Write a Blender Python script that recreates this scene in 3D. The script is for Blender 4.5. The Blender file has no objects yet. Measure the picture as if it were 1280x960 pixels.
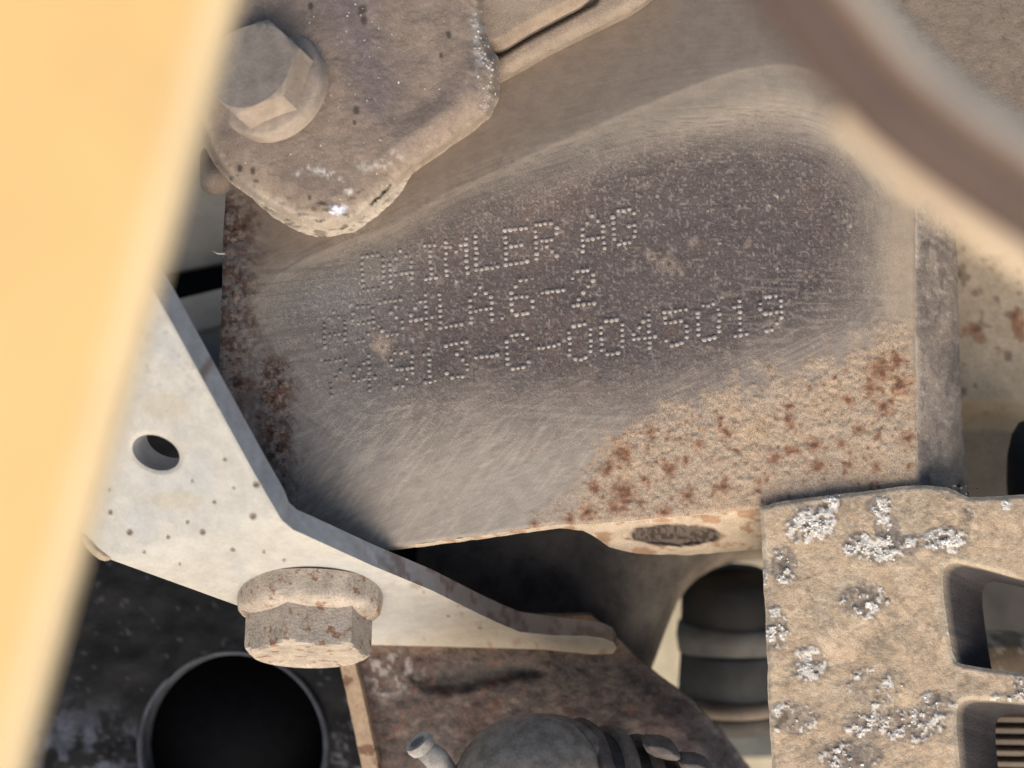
import bpy, math, random
import numpy as np
from mathutils import Matrix, Vector

random.seed(7)
rng = np.random.default_rng(7)
sc = bpy.context.scene

# ------------------------------------------------------------------ camera
# Local frame of the place, in millimetres: X right, Y up the picture, Z towards
# the photographer.  The stamped steel face lies near Z = 0.
DIST = 400.0                      # camera to stamped face, mm
WID = 206.0                       # width seen at the stamped face, mm
K = WID / 1280.0
PITCH = math.radians(74)
RIG = Matrix.Translation((0, 0, 1.0)) @ Matrix.Rotation(math.radians(90) - PITCH, 4, 'X')
R3 = RIG.to_3x3()

cam_d = bpy.data.cameras.new("camera")
cam = bpy.data.objects.new("camera", cam_d)
sc.collection.objects.link(cam)
cam.matrix_world = RIG @ Matrix.Translation((0, 0, DIST * 0.001))
cam_d.sensor_width = 36.0
cam_d.lens = 36.0 * DIST / WID
cam_d.clip_start = 0.01
cam_d.clip_end = 50.0
cam_d.dof.use_dof = True
cam_d.dof.focus_distance = 0.398
cam_d.dof.aperture_fstop = 9.5
sc.camera = cam

# ------------------------------------------------------------------ sky + sun
SUN_LOCAL = Vector((0.04, -0.72, 0.68)).normalized()      # towards the sun, local frame
s_w = (R3 @ SUN_LOCAL).normalized()
elev = math.asin(s_w.z)
world = bpy.data.worlds.new("World")
sc.world = world
world.use_nodes = True
wn = world.node_tree.nodes
sky = wn.new('ShaderNodeTexSky')
sky.sky_type = 'NISHITA'
sky.sun_disc = False
sky.sun_elevation = elev
sky.sun_rotation = math.atan2(s_w.x, s_w.y)
sky.air_density = 1.0
sky.dust_density = 2.0
wn['Background'].inputs['Strength'].default_value = 0.14
world.node_tree.links.new(sky.outputs['Color'], wn['Background'].inputs['Color'])

sun_d = bpy.data.lights.new("sun", 'SUN')
sun_d.energy = 2.6
sun_d.angle = math.radians(64)
sun_d.color = (1.0, 0.955, 0.90)
sun = bpy.data.objects.new("sun", sun_d)
sc.collection.objects.link(sun)
sun.rotation_euler = s_w.to_track_quat('Z', 'Y').to_euler()
sun.location = RIG @ Vector((-0.3, -0.5, 0.8))

vs = sc.view_settings
vs.view_transform = 'Standard'
vs.look = 'None'
vs.exposure = 0.12
vs.gamma = 1.0
vs.use_curve_mapping = False
sc.cycles.use_denoising = True

# ------------------------------------------------------------------ helpers
def srgb(r, g, b):
    f = lambda c: (c / 255 / 12.92) if c <= 10 else ((c / 255 + 0.055) / 1.055) ** 2.4
    return np.array([f(r), f(g), f(b)])

def U(px, py, z=0.0):
    s = (DIST - z) / DIST
    return np.array([(px - 640) * K * s, (480 - py) * K * s, z])

def hash2(ix, iy, seed):
    h = (ix.astype(np.int64) * 374761393 + iy.astype(np.int64) * 668265263 + seed * 974634721) & 0xFFFFFFFF
    h = ((h ^ (h >> 13)) * 1274126177) & 0xFFFFFFFF
    h = h ^ (h >> 16)
    return (h & 0xFFFFFF) / float(0xFFFFFF)

def vnoise(x, y, seed=0):
    x = np.asarray(x, float); y = np.asarray(y, float)
    ix = np.floor(x); iy = np.floor(y)
    fx = x - ix; fy = y - iy
    ix = ix.astype(np.int64); iy = iy.astype(np.int64)
    ux = fx * fx * fx * (fx * (fx * 6 - 15) + 10); uy = fy * fy * fy * (fy * (fy * 6 - 15) + 10)
    a = hash2(ix, iy, seed); b = hash2(ix + 1, iy, seed)
    c = hash2(ix, iy + 1, seed); d = hash2(ix + 1, iy + 1, seed)
    return (a * (1 - ux) + b * ux) * (1 - uy) + (c * (1 - ux) + d * ux) * uy

def fbm(x, y, size, seed=0, octv=4, gain=0.55):
    """about 0..1, mean 0.5; size = feature size in px"""
    t = 0; amp = 1; tot = 0; s = 1.0 / size
    for o in range(octv):
        t = t + amp * vnoise(x * s + o * 17.3, y * s - o * 9.1, seed + o * 31)
        tot += amp; amp *= gain; s *= 2.03
    return t / tot

def sstep(a, b, x):
    t = np.clip((x - a) / (b - a), 0, 1)
    return t * t * (3 - 2 * t)

def lerp(a, b, t):
    return a + (b - a) * t

def mixc(c, col, m):
    return c + (np.asarray(col)[None, :] - c) * np.clip(m, 0, 1)[:, None]

def seg_dist(X, Y, pts, closed=True):
    P = np.asarray(pts, float); n = len(P)
    best = np.full(X.shape, 1e18); bx = np.zeros_like(X); by = np.zeros_like(Y)
    for i in range(n if closed else n - 1):
        a = P[i]; b = P[(i + 1) % n]; d = b - a
        L = d.dot(d)
        if L < 1e-12: continue
        t = np.clip(((X - a[0]) * d[0] + (Y - a[1]) * d[1]) / L, 0, 1)
        qx = a[0] + t * d[0]; qy = a[1] + t * d[1]
        dd = (X - qx) ** 2 + (Y - qy) ** 2
        m = dd < best
        best[m] = dd[m]; bx[m] = qx[m]; by[m] = qy[m]
    return np.sqrt(best), bx, by

def inside(X, Y, pts):
    P = np.asarray(pts, float); n = len(P)
    r = np.zeros(X.shape, bool)
    for i in range(n):
        x1, y1 = P[i]; x2, y2 = P[(i + 1) % n]
        if y1 == y2: continue
        c = ((y1 > Y) != (y2 > Y))
        r ^= c & (X < (x2 - x1) * (Y - y1) / (y2 - y1) + x1)
    return r

def sdf(X, Y, pts):
    d = seg_dist(X, Y, pts)[0]
    return np.where(inside(X, Y, pts), d, -d)          # positive inside

def grid_inside(xs, ys, pts):
    P = np.asarray(pts, float); n = len(P)
    r = np.zeros((len(ys), len(xs)), bool)
    for i in range(n):
        x1, y1 = P[i]; x2, y2 = P[(i + 1) % n]
        if y1 == y2: continue
        j0 = np.searchsorted(ys, min(y1, y2), 'left'); j1 = np.searchsorted(ys, max(y1, y2), 'left')
        if j1 <= j0: continue
        xc = (x2 - x1) * (ys[j0:j1] - y1) / (y2 - y1) + x1
        r[j0:j1] ^= xs[None, :] < xc[:, None]
    return r

def grid_dist(xs, ys, pts, R=70.0):
    P = np.asarray(pts, float); n = len(P)
    best = np.full((len(ys), len(xs)), R * R); bx = np.zeros_like(best); by = np.zeros_like(best)
    for i in range(n):
        a = P[i]; b = P[(i + 1) % n]; d = b - a; L = d.dot(d)
        if L < 1e-12: continue
        i0 = np.searchsorted(xs, min(a[0], b[0]) - R); i1 = np.searchsorted(xs, max(a[0], b[0]) + R)
        j0 = np.searchsorted(ys, min(a[1], b[1]) - R); j1 = np.searchsorted(ys, max(a[1], b[1]) + R)
        X = xs[None, i0:i1]; Y = ys[j0:j1, None]
        t = np.clip(((X - a[0]) * d[0] + (Y - a[1]) * d[1]) / L, 0, 1)
        qx = a[0] + t * d[0]; qy = a[1] + t * d[1]
        dd = (X - qx) ** 2 + (Y - qy) ** 2
        bb = best[j0:j1, i0:i1]; m = dd < bb
        bb[m] = dd[m]; bx[j0:j1, i0:i1][m] = qx[m]; by[j0:j1, i0:i1][m] = qy[m]
    return np.sqrt(best).ravel(), bx.ravel(), by.ravel()

def smooth_poly(pts, it=2, closed=True):
    P = [np.array(p, float) for p in pts]
    for _ in range(it):
        Q = []
        n = len(P)
        if not closed: Q.append(P[0])
        for i in range(n if closed else n - 1):
            a, b = P[i], P[(i + 1) % n]
            Q.append(a * .75 + b * .25); Q.append(a * .25 + b * .75)
        if not closed: Q.append(P[-1])
        P = Q
    return [tuple(p) for p in P]

def rough_poly(pts, step=4, amp=1.0, size=14, seed=1):
    out = []
    n = len(pts)
    for i in range(n):
        a = np.array(pts[i], float); b = np.array(pts[(i + 1) % n], float)
        m = max(1, int(np.linalg.norm(b - a) / step))
        for j in range(m):
            out.append(a + (b - a) * j / m)
    P = np.array(out)
    dx = fbm(P[:, 0], P[:, 1], size, seed) - .5
    dy = fbm(P[:, 0], P[:, 1], size, seed + 50) - .5
    P[:, 0] += dx * 2 * amp; P[:, 1] += dy * 2 * amp
    return [tuple(p) for p in P]

def ellipse(cx, cy, rx, ry, ang=0, n=40):
    a = math.radians(ang); o = []
    for i in range(n):
        t = 2 * math.pi * i / n
        x = rx * math.cos(t); y = ry * math.sin(t)
        o.append((cx + x * math.cos(a) - y * math.sin(a), cy + x * math.sin(a) + y * math.cos(a)))
    return o

SAT = .93
def mesh_object(name, V, F, col, mat, parent=None, origin=None, smooth=True, sharp=None, fcount=None):
    """V in local mm, col (n,3) or a single colour.  The object's origin sits at `origin` (mm)."""
    V = np.asarray(V, float)
    if parent is not None:
        org = np.array(parent['_o'])
    else:
        org = V.mean(axis=0) if origin is None else np.asarray(origin, float)
    me = bpy.data.meshes.new(name)
    me.from_pydata(((V - org) * 0.001).tolist(), [], F)
    me.update()
    col = np.asarray(col, float)
    if col.ndim == 1: col = np.repeat(col[None, :], len(V), 0)
    at = me.color_attributes.new('col', 'FLOAT_COLOR', 'POINT')
    if mat.name != 'yellow_paint':
        col = col.copy(); lum = (col[:, :3] @ np.array([.25, .6, .15]))[:, None]
        col[:, :3] = lum + (col[:, :3] - lum) * SAT
    rgba = np.ones((len(V), 4)); rgba[:, :col.shape[1]] = col; rgba[:, :3] = np.clip(rgba[:, :3], 0.002, 0.95)
    at.data.foreach_set('color', rgba.ravel())
    me.polygons.foreach_set('use_smooth', [smooth] * len(me.polygons))
    if sharp: me.set_sharp_from_angle(angle=math.radians(sharp))
    me.materials.append(mat)
    ob = bpy.data.objects.new(name, me)
    sc.collection.objects.link(ob)
    if parent is not None:
        ob.parent = parent
        ob['_o'] = parent['_o']
    else:
        ob.matrix_world = RIG @ Matrix.Translation(Vector(org * 0.001))
        ob['_o'] = org.tolist()
    return ob

def thing(name, label, cat, origin, group=None):
    e = bpy.data.objects.new(name, None)
    e.empty_display_size = 0.01
    sc.collection.objects.link(e)
    e.matrix_world = RIG @ Matrix.Translation(Vector(np.asarray(origin, float) * 0.001))
    e['_o'] = list(map(float, origin))
    tag(e, label, cat, group)
    return e

def tag(o, label=None, cat=None, group=None, kind=None):
    if label: o['label'] = label
    if cat: o['category'] = cat
    if group: o['group'] = group
    if kind: o['kind'] = kind
    return o

def sheet(name, outline, zf, cf, mat, parent=None, step=3.0, extr=(0, 0, -4), holes=(), wallcol=None,
          origin=None, wallsteps=1):
    """A plate seen face-on: a fine grid cut to `outline` (px at its own depth), raised by zf(X,Y,d), with real side walls."""
    P = np.array(outline, float)
    x0, y0 = P.min(0) - step; x1, y1 = P.max(0) + step
    xs = np.arange(x0, x1 + step, step); ys = np.arange(y0, y1 + step, step)
    gx, gy = np.meshgrid(xs, ys)
    X = gx.ravel().copy(); Y = gy.ravel().copy()
    ins = grid_inside(xs, ys, outline).ravel()
    D, bx, by = grid_dist(xs, ys, outline)
    for h in holes:
        ins &= ~grid_inside(xs, ys, h).ravel()
        d2, hx, hy = grid_dist(xs, ys, h)
        m = d2 < D
        D[m] = d2[m]; bx[m] = hx[m]; by[m] = hy[m]
    nx, ny = len(xs), len(ys)
    I = np.arange(nx * ny).reshape(ny, nx)
    a = I[:-1, :-1].ravel(); b = I[:-1, 1:].ravel(); c = I[1:, 1:].ravel(); d = I[1:, :-1].ravel()
    keep = ins[a] | ins[b] | ins[c] | ins[d]
    # image y points down, so a,d,c,b is counter-clockwise seen from the viewer
    Q = np.stack([a, d, c, b], 1)[keep]
    used = np.unique(Q)
    out = ~ins
    X[out] = bx[out]; Y[out] = by[out]; D[out] = 0
    remap = -np.ones(nx * ny, int); remap[used] = np.arange(len(used))
    X = X[used]; Y = Y[used]; D = D[used]; Q = remap[Q]
    Z = zf(X, Y, D)
    s = (DIST - Z) / DIST
    V = np.stack([(X - 640) * K * s, (480 - Y) * K * s, Z], 1)
    C = cf(X, Y, D)
    # boundary edges
    E = np.concatenate([Q[:, [0, 1]], Q[:, [1, 2]], Q[:, [2, 3]], Q[:, [3, 0]]])
    key = np.sort(E, 1); code = key[:, 0] * (len(used) + 1) + key[:, 1]
    u, inv, cnt = np.unique(code, return_inverse=True, return_counts=True)
    B = E[cnt[inv] == 1]
    bv = np.unique(B)
    m = {int(v): i for i, v in enumerate(bv)}
    ex = extr(X[bv], Y[bv]) if callable(extr) else np.repeat(np.array([extr], float), len(bv), 0)
    n0 = len(V); allV = [V]; allC = [C]
    wc = C[bv] if wallcol is None else (None if callable(wallcol) else np.repeat(np.asarray(wallcol, float)[None, :], len(bv), 0))
    if wallcol is not None and not callable(wallcol):
        wc = wc * (0.75 + 0.5 * fbm(X[bv], Y[bv], 18, 5))[:, None]
    if wc is not None and C.shape[1] == 4 and wc.shape[1] == 3: wc = np.concatenate([wc, np.ones((len(wc), 1))], 1)
    for k in range(wallsteps + 1):
        allV.append(V[bv] + ex * (k / wallsteps)); allC.append(wallcol(X[bv], Y[bv], k / wallsteps) if callable(wallcol) else wc)
    V = np.concatenate(allV); C = np.concatenate(allC)
    F = Q.tolist()
    nb = len(bv)
    for k in range(wallsteps):
        o1 = n0 + k * nb; o2 = o1 + nb
        for e in B.tolist():
            i, j = m[e[0]], m[e[1]]
            F.append((o1 + j, o1 + i, o2 + i, o2 + j))
    return mesh_object(name, V, F, C, mat, parent, origin)

def frame_of(axis):
    a = np.asarray(axis, float); a = a / np.linalg.norm(a)
    t = np.array([0, 1, 0]) if abs(a[1]) < .9 else np.array([1, 0, 0])
    u = np.cross(t, a); u /= np.linalg.norm(u)
    v = np.cross(a, u)
    return a, u, v

def lathe(center, axis, prof, seg=48, rfun=None, capend=True, rot=0.0, noise=0.0, seed=0):
    """prof: list of (height, radius) along axis; rfun(theta, r, h) may reshape the radius."""
    a, u, v = frame_of(axis)
    V = []; F = []
    for (h, r) in prof:
        for i in range(seg):
            t = 2 * math.pi * i / seg + rot
            rr = rfun(t, r, h) if rfun else r
            V.append(np.asarray(center) + a * h + (u * math.cos(t) + v * math.sin(t)) * rr)
    n = len(prof)
    for k in range(n - 1):
        for i in range(seg):
            j = (i + 1) % seg
            F.append((k * seg + i, k * seg + j, (k + 1) * seg + j, (k + 1) * seg + i))
    if capend:
        F.append(tuple((n - 1) * seg + i for i in range(seg)))
        F.append(tuple(reversed(range(seg))))
    V = np.array(V)
    if noise:
        q = V * 6.0
        dn = fbm(q[:, 0] + q[:, 2] * .7, q[:, 1] + q[:, 2] * .9, 12, seed) - .5
        rad = V - np.asarray(center)
        V = V + rad / (np.linalg.norm(rad, axis=1, keepdims=True) + 1e-6) * (dn * noise)[:, None]
    return V, F

def tube(path, radii, seg=24, cap=True):
    P = [np.asarray(p, float) for p in path]
    n = len(P); V = []; F = []
    if np.isscalar(radii): radii = [radii] * n
    prev = None
    for i in range(n):
        t = P[min(i + 1, n - 1)] - P[max(i - 1, 0)]; t /= np.linalg.norm(t)
        if prev is None:
            _, u, v = frame_of(t)
        else:
            u = prev - t * prev.dot(t); u /= np.linalg.norm(u); v = np.cross(t, u)
        prev = u
        for k in range(seg):
            a = 2 * math.pi * k / seg
            V.append(P[i] + (u * math.cos(a) + v * math.sin(a)) * radii[i])
    for i in range(n - 1):
        for k in range(seg):
            j = (k + 1) % seg
            F.append((i * seg + k, i * seg + j, (i + 1) * seg + j, (i + 1) * seg + k))
    if cap:
        F.append(tuple(reversed(range(seg)))); F.append(tuple((n - 1) * seg + k for k in range(seg)))
    return np.array(V), F

ICO_V = None
def ico():
    global ICO_V, ICO_F
    if ICO_V is None:
        p = (1 + 5 ** .5) / 2
        v = np.array([(-1, p, 0), (1, p, 0), (-1, -p, 0), (1, -p, 0), (0, -1, p), (0, 1, p), (0, -1, -p), (0, 1, -p),
                      (p, 0, -1), (p, 0, 1), (-p, 0, -1), (-p, 0, 1)], float)
        ICO_V = v / np.linalg.norm(v[0])
        f = [(0, 11, 5), (0, 5, 1), (0, 1, 7), (0, 7, 10), (0, 10, 11), (1, 5, 9), (5, 11, 4), (11, 10, 2), (10, 7, 6),
             (7, 1, 8), (3, 9, 4), (3, 4, 2), (3, 2, 6), (3, 6, 8), (3, 8, 9), (4, 9, 5), (2, 4, 11), (6, 2, 10), (8, 6, 7), (9, 8, 1)]
        vs_ = [tuple(q) for q in ICO_V]; F2 = []; cache = {}
        def mid(i, j):
            k = (min(i, j), max(i, j))
            if k not in cache:
                q = (np.array(vs_[i]) + np.array(vs_[j])) / 2
                vs_.append(tuple(q / np.linalg.norm(q))); cache[k] = len(vs_) - 1
            return cache[k]
        for a, b, c in f:
            x, y, z = mid(a, b), mid(b, c), mid(c, a)
            F2 += [(a, x, z), (b, y, x), (c, z, y), (x, y, z)]
        ICO_V = np.array(vs_); ICO_F = F2
    return ICO_V, ICO_F

def blobs(items):
    """items: (centre xyz mm, radius mm, flatten, colour); lumpy grains, joined"""
    v, f = ico()
    V = []; F = []; C = []
    for n, (c, r, fl, colr) in enumerate(items):
        sc_ = 1 + (rng.random((len(v), 1)) - .5) * .55
        q = v * sc_ * r * np.array([rng.uniform(.7, 1.25), rng.uniform(.7, 1.25), fl])
        V.append(q + np.asarray(c)); C.append(np.repeat(np.asarray(colr)[None, :], len(v), 0))
        o = n * len(v)
        F += [(a + o, b + o, d + o) for a, b, d in f]
    return np.concatenate(V), F, np.concatenate(C)

# ------------------------------------------------------------------ materials
def weathered(name, rough=0.85, coarse=.25, fine=.25, cs=.35, fs=2.6, bump=.25, bumpdist=.25, speck=0.0, speckcol=(.55, .5, .45),
              metallic=0.0, spec=.3, rust=0.0, rustcol=(.13, .05, .022), dark=0.0, rscale=.5):
    """vertex colour (wear, dirt) broken up by procedural grain, pale specks, rust freckles and bump."""
    m = bpy.data.materials.new(name); m.use_nodes = True
    nt = m.node_tree; N = nt.nodes; L = nt.links
    bs = N['Principled BSDF']
    tc = N.new('ShaderNodeTexCoord')
    mp = N.new('ShaderNodeVectorMath'); mp.operation = 'SCALE'; mp.inputs['Scale'].default_value = 1000
    L.new(tc.outputs['Object'], mp.inputs[0])
    def noise(scale, det=4, ro=.6, off=0.0):
        n = N.new('ShaderNodeTexNoise'); n.inputs['Scale'].default_value = scale
        n.inputs['Detail'].default_value = det; n.inputs['Roughness'].default_value = ro
        v = N.new('ShaderNodeVectorMath'); v.operation = 'ADD'; v.inputs[1].default_value = (off, off * .7, -off)
        L.new(mp.outputs[0], v.inputs[0]); L.new(v.outputs[0], n.inputs['Vector'])
        return n.outputs['Fac']
    def math_(op, a, b):
        n = N.new('ShaderNodeMath'); n.operation = op
        for i, x in enumerate((a, b)):
            if isinstance(x, (int, float)): n.inputs[i].default_value = x
            else: L.new(x, n.inputs[i])
        return n.outputs[0]
    def ramp(x, a, b, lo=0.0, hi=1.0):
        n = N.new('ShaderNodeMapRange'); n.interpolation_type = 'SMOOTHSTEP'
        n.inputs['From Min'].default_value = a; n.inputs['From Max'].default_value = b
        n.inputs['To Min'].default_value = lo; n.inputs['To Max'].default_value = hi
        L.new(x, n.inputs['Value']); return n.outputs[0]
    def mix(fac, a, b):
        n = N.new('ShaderNodeMix'); n.data_type = 'RGBA'
        if isinstance(fac, float): n.inputs['Factor'].default_value = fac
        else: L.new(fac, n.inputs['Factor'])
        for k, x in (('A', a), ('B', b)):
            s = [i for i in n.inputs if i.name == k and i.type == 'RGBA'][0]
            if isinstance(x, tuple): s.default_value = (*x, 1)
            else: L.new(x, s)
        return [o for o in n.outputs if o.type == 'RGBA'][0]
    att = N.new('ShaderNodeAttribute'); att.attribute_name = 'col'
    nc = noise(cs, 5, .6, 3.1); nf = noise(fs, 3, .7, 11.7)
    g = math_('ADD', ramp(nc, .3, .7, 1 - coarse, 1 + coarse), math_('MULTIPLY', ramp(nf, .3, .7, -fine, fine), att.outputs['Alpha']))
    vm = N.new('ShaderNodeVectorMath'); vm.operation = 'SCALE'
    L.new(att.outputs['Color'], vm.inputs[0]); L.new(g, vm.inputs['Scale'])
    c = vm.outputs[0]
    if rust > 0:
        nr = noise(rscale, 6, .65, 27.0)
        c = mix(ramp(nr, .72 - .3 * rust, .80 - .3 * rust, 0, .85), c, rustcol)
    if dark > 0:
        nd = noise(1.1, 3, .5, 41.0)
        c = mix(ramp(nd, .76 - .2 * dark, .80 - .2 * dark, 0, .7), c, (.03, .025, .02))
    if speck > 0:
        ns = noise(3.4, 2, .5, 61.0)
        c = mix(ramp(ns, .72 - .2 * speck, .79 - .2 * speck, 0, .75), c, tuple(speckcol))
    L.new(c, bs.inputs['Base Color'])
    bs.inputs['Roughness'].default_value = rough
    bs.inputs['Metallic'].default_value = metallic
    bs.inputs['Specular IOR Level'].default_value = spec
    if bump > 0:
        nb = math_('ADD', math_('MULTIPLY', nf, .6), math_('MULTIPLY', noise(fs * .45, 4, .65, 5.5), 1.0))
        b = N.new('ShaderNodeBump'); b.inputs['Strength'].default_value = bump
        b.inputs['Distance'].default_value = bumpdist * .001
        L.new(math_('MULTIPLY', nb, att.outputs['Alpha']), b.inputs['Height']); L.new(b.outputs['Normal'], bs.inputs['Normal'])
    return m

M = {}
M['plate'] = weathered('dusty_stamped_steel', rough=.8, coarse=.08, fine=.5, cs=.3, fs=4.2, bump=.5, bumpdist=.25, speck=.04, speckcol=(.42, .37, .33))
M['flange'] = weathered('grey_steel_edge', rough=.75, coarse=.18, fine=.22, cs=.3, fs=2.2, bump=.4, speck=.0)
M['mount'] = weathered('dusty_underseal', rough=.85, coarse=.12, fine=.18, cs=.3, fs=3.6, bump=.6, bumpdist=.3, speck=.12, speckcol=(.6, .57, .53), dark=.1)
M['bolt'] = weathered('dusty_bolt_steel', rough=.8, coarse=.14, fine=.12, cs=.3, fs=2.8, bump=.45, bumpdist=.3, speck=.12, speckcol=(.6, .56, .5))
M['boltrust'] = weathered('rusty_bolt_steel', rough=.8, coarse=.16, fine=.18, cs=.35, fs=2.2, bump=.7, bumpdist=.5, speck=.15, speckcol=(.65, .6, .53), rust=.56, rustcol=(.25, .11, .05), rscale=.36)
M['galv'] = weathered('galvanised_steel', rough=.62, coarse=.08, fine=.05, cs=.3, fs=1.6, bump=.12, bumpdist=.2, dark=.06)
M['cast'] = weathered('sandy_casting', rough=.95, coarse=.10, fine=.20, cs=.25, fs=3.6, bump=.8, bumpdist=.35, spec=.12)
M['crust'] = weathered('white_corrosion', rough=.9, coarse=.2, fine=.2, cs=1.2, fs=4, bump=.5)
M['brown'] = weathered('rusted_brown_steel', rough=.7, coarse=.35, fine=.3, cs=.22, fs=2.0, bump=.7, bumpdist=.45, rust=.12, rustcol=(.08, .035, .022), speck=.05)
M['darkmetal'] = weathered('dark_painted_steel', rough=.7, coarse=.3, fine=.15, cs=.12, fs=1.2, bump=.3)
M['black'] = weathered('black_plastic', rough=.55, coarse=.25, fine=.25, cs=.2, fs=.9, bump=.25, bumpdist=.5, spec=.12)
M['void'] = weathered('black_tube', rough=.7, coarse=.2, fine=.1, bump=.1, spec=.05)
M['plastic'] = weathered('dusty_grey_plastic', rough=.6, coarse=.32, fine=.2, cs=.3, fs=2.8, bump=.4, speck=.12, spec=.15, dark=.08)
M['rubber'] = weathered('dull_rubber', rough=.7, coarse=.15, fine=.08, cs=.2, fs=1.5, bump=.2)
M['panel'] = weathered('beige_panel', rough=.85, coarse=.12, fine=.12, cs=.2, fs=1.4, bump=.3, rust=.1, rustcol=(.24, .12, .06))
M['grey'] = weathered('grey_panel', rough=.7, coarse=.12, fine=.06, cs=.1, fs=.8, bump=.15)
M['yellow'] = weathered('yellow_paint', rough=.45, coarse=.03, fine=.0, cs=.05, fs=.6, bump=.0, spec=.3)
M['pipe'] = weathered('brown_pipe', rough=.85, coarse=.08, fine=.04, cs=.1, fs=.6, bump=.1)
M['dot'] = weathered('dusty_stamp_dots', rough=.85, coarse=.15, fine=.15, cs=.4, fs=4, bump=.3)

# =================================================================== large structure behind
def flat(r, g, b, var=.12, size=120, seed=3):
    c0 = srgb(r, g, b)
    return lambda X, Y, D: c0[None, :] * (1 - var + 2 * var * fbm(X, Y, size, seed))[:, None]

back = sheet('chassis_wall', [(-260, -240), (1540, -240), (1540, 1220), (-260, 1220)], lambda X, Y, D: -150 + 8 * fbm(X, Y, 300, 2),
             flat(70, 64, 58), M['darkmetal'], step=24, extr=(0, 0, -8))
tag(back, kind='structure')

# bright far panel showing low on the right, between the dark plate and the casting
far = sheet('underbody_panel', [(780, 660), (1010, 650), (1010, 1000), (780, 1000)], lambda X, Y, D: -120 + 0 * X,
            flat(196, 180, 150, .1, 60), M['panel'], step=8, extr=(0, 0, -3))
tag(far, 'pale sandy underbody panel far behind the black ribbed bump stop', 'panel')
slab = sheet('dark_block', [(905, 893), (1000, 885), (1000, 945), (905, 948)], lambda X, Y, D: -112 + 0 * X,
             flat(92, 92, 84, .08, 40), M['darkmetal'], step=6, extr=(0, 0, -7))
tag(slab, 'dull green-grey block low behind the black ribbed bump stop', 'block')

# left gap: grey members behind the yellow panel
def beam(name, pts, z0, slope, col, label, cat, mat='grey'):
    cy = np.mean([p[1] for p in pts])
    o = sheet(name, pts, lambda X, Y, D: z0 + slope * (cy - Y) * K, flat(*col, .1, 70), M[mat], step=5, extr=(0, 0, -6))
    return tag(o, label, cat)
beam('floor_panel', [(150, 120), (330, 110), (330, 318), (150, 352)], -62, .25, (146, 138, 124), 'grey beige panel in the gap above the dark slot beside the stamped plate', 'panel')
beam('cross_rail', [(150, 392), (330, 348), (330, 392), (150, 440)], -58, .3, (126, 124, 120), 'grey rail just under the dark slot left of the stamped plate', 'rail')
beam('lower_rail', [(215, 432), (330, 398), (330, 500), (215, 500)], -66, .2, (142, 140, 136), 'lower grey rail seen left of the stamped plate above the pale bracket', 'rail')
beam('black_strip', [(150, 345), (330, 312), (330, 352), (150, 396)], -76, .0, (26, 26, 28), 'black strip sunk in the dark slot left of the stamped plate', 'strip', 'void')  # plain black strip set back behind the slot

# right gap
def rightcol(X, Y, D):
    c = np.repeat(srgb(196, 172, 140)[None, :], len(X), 0) * (.85 + .3 * fbm(X, Y, 50, 8))[:, None]
    c = mixc(c, srgb(156, 106, 74), sstep(.60, .76, fbm(X, Y, 26, 13, 4)) * sstep(470, 400, Y))
    c = mixc(c, srgb(90, 70, 58), sstep(.70, .80, fbm(X, Y, 14, 33, 3)) * .6)
    return mixc(c, srgb(150, 134, 112), sstep(500, 530, Y))
rp = sheet('rear_panel', [(1110, 180), (1420, 180), (1420, 640), (1110, 640)], lambda X, Y, D: -42 - 10 * sstep(495, 540, Y),
           rightcol, M['panel'], step=3, extr=(0, 0, -4))
tag(rp, 'sandy rust-freckled panel behind the right edge of the stamped plate', 'panel')
V, F = tube([U(1290, 524, -30), U(1289, 530, -30), U(1287, 545, -30), U(1285, 570, -30), U(1284, 600, -31), U(1288, 680, -32)], [.6, 2.6, 3.8, 4.4, 4.4, 4.2], 24)
tag(mesh_object('rubber_hose', V, F, srgb(44, 42, 42), M['rubber']), 'dark rubber hose at the right border above the crusted casting', 'hose')

# =================================================================== stamped steel bracket
plate_t = thing('stamped_bracket', 'large dusty steel bracket face stamped with dotted lettering and rust along its bottom', 'bracket', U(700, 440, 0))

DARK = smooth_poly([(335, 372), (400, 335), (480, 306), (560, 262), (640, 228), (740, 196), (850, 172), (950, 166), (1030, 184),
                    (1072, 222), (1086, 270), (1074, 330), (1085, 372), (1050, 405), (1000, 432), (900, 478), (800, 512),
                    (700, 508), (600, 505), (520, 520), (450, 530), (385, 492), (350, 430)], 2)
BAND = smooth_poly([(300, 400), (340, 345), (420, 305), (490, 282), (560, 240), (640, 204), (740, 158), (860, 108), (950, 78), (1020, 84),
                    (1090, 130), (1128, 200), (1140, 290), (1140, 440), (1000, 480), (800, 560), (420, 620), (330, 500)], 2)
TAN = smooth_poly([(640, 662), (715, 628), (750, 575), (790, 535), (840, 522), (900, 494), (970, 470), (1010, 462), (1080, 430), (1150, 400),
                   (1170, 640), (950, 660), (735, 680)], 1)
spots = []
for _ in range(260):
    t = rng.random()
    x = 690 + 450 * rng.random(); y = 655 - 20 * rng.random() - rng.random() ** 1.3 * 190
    spots.append((x, y, rng.uniform(1.2, 3.6) if t < .9 else rng.uniform(4, 7)))
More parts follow.
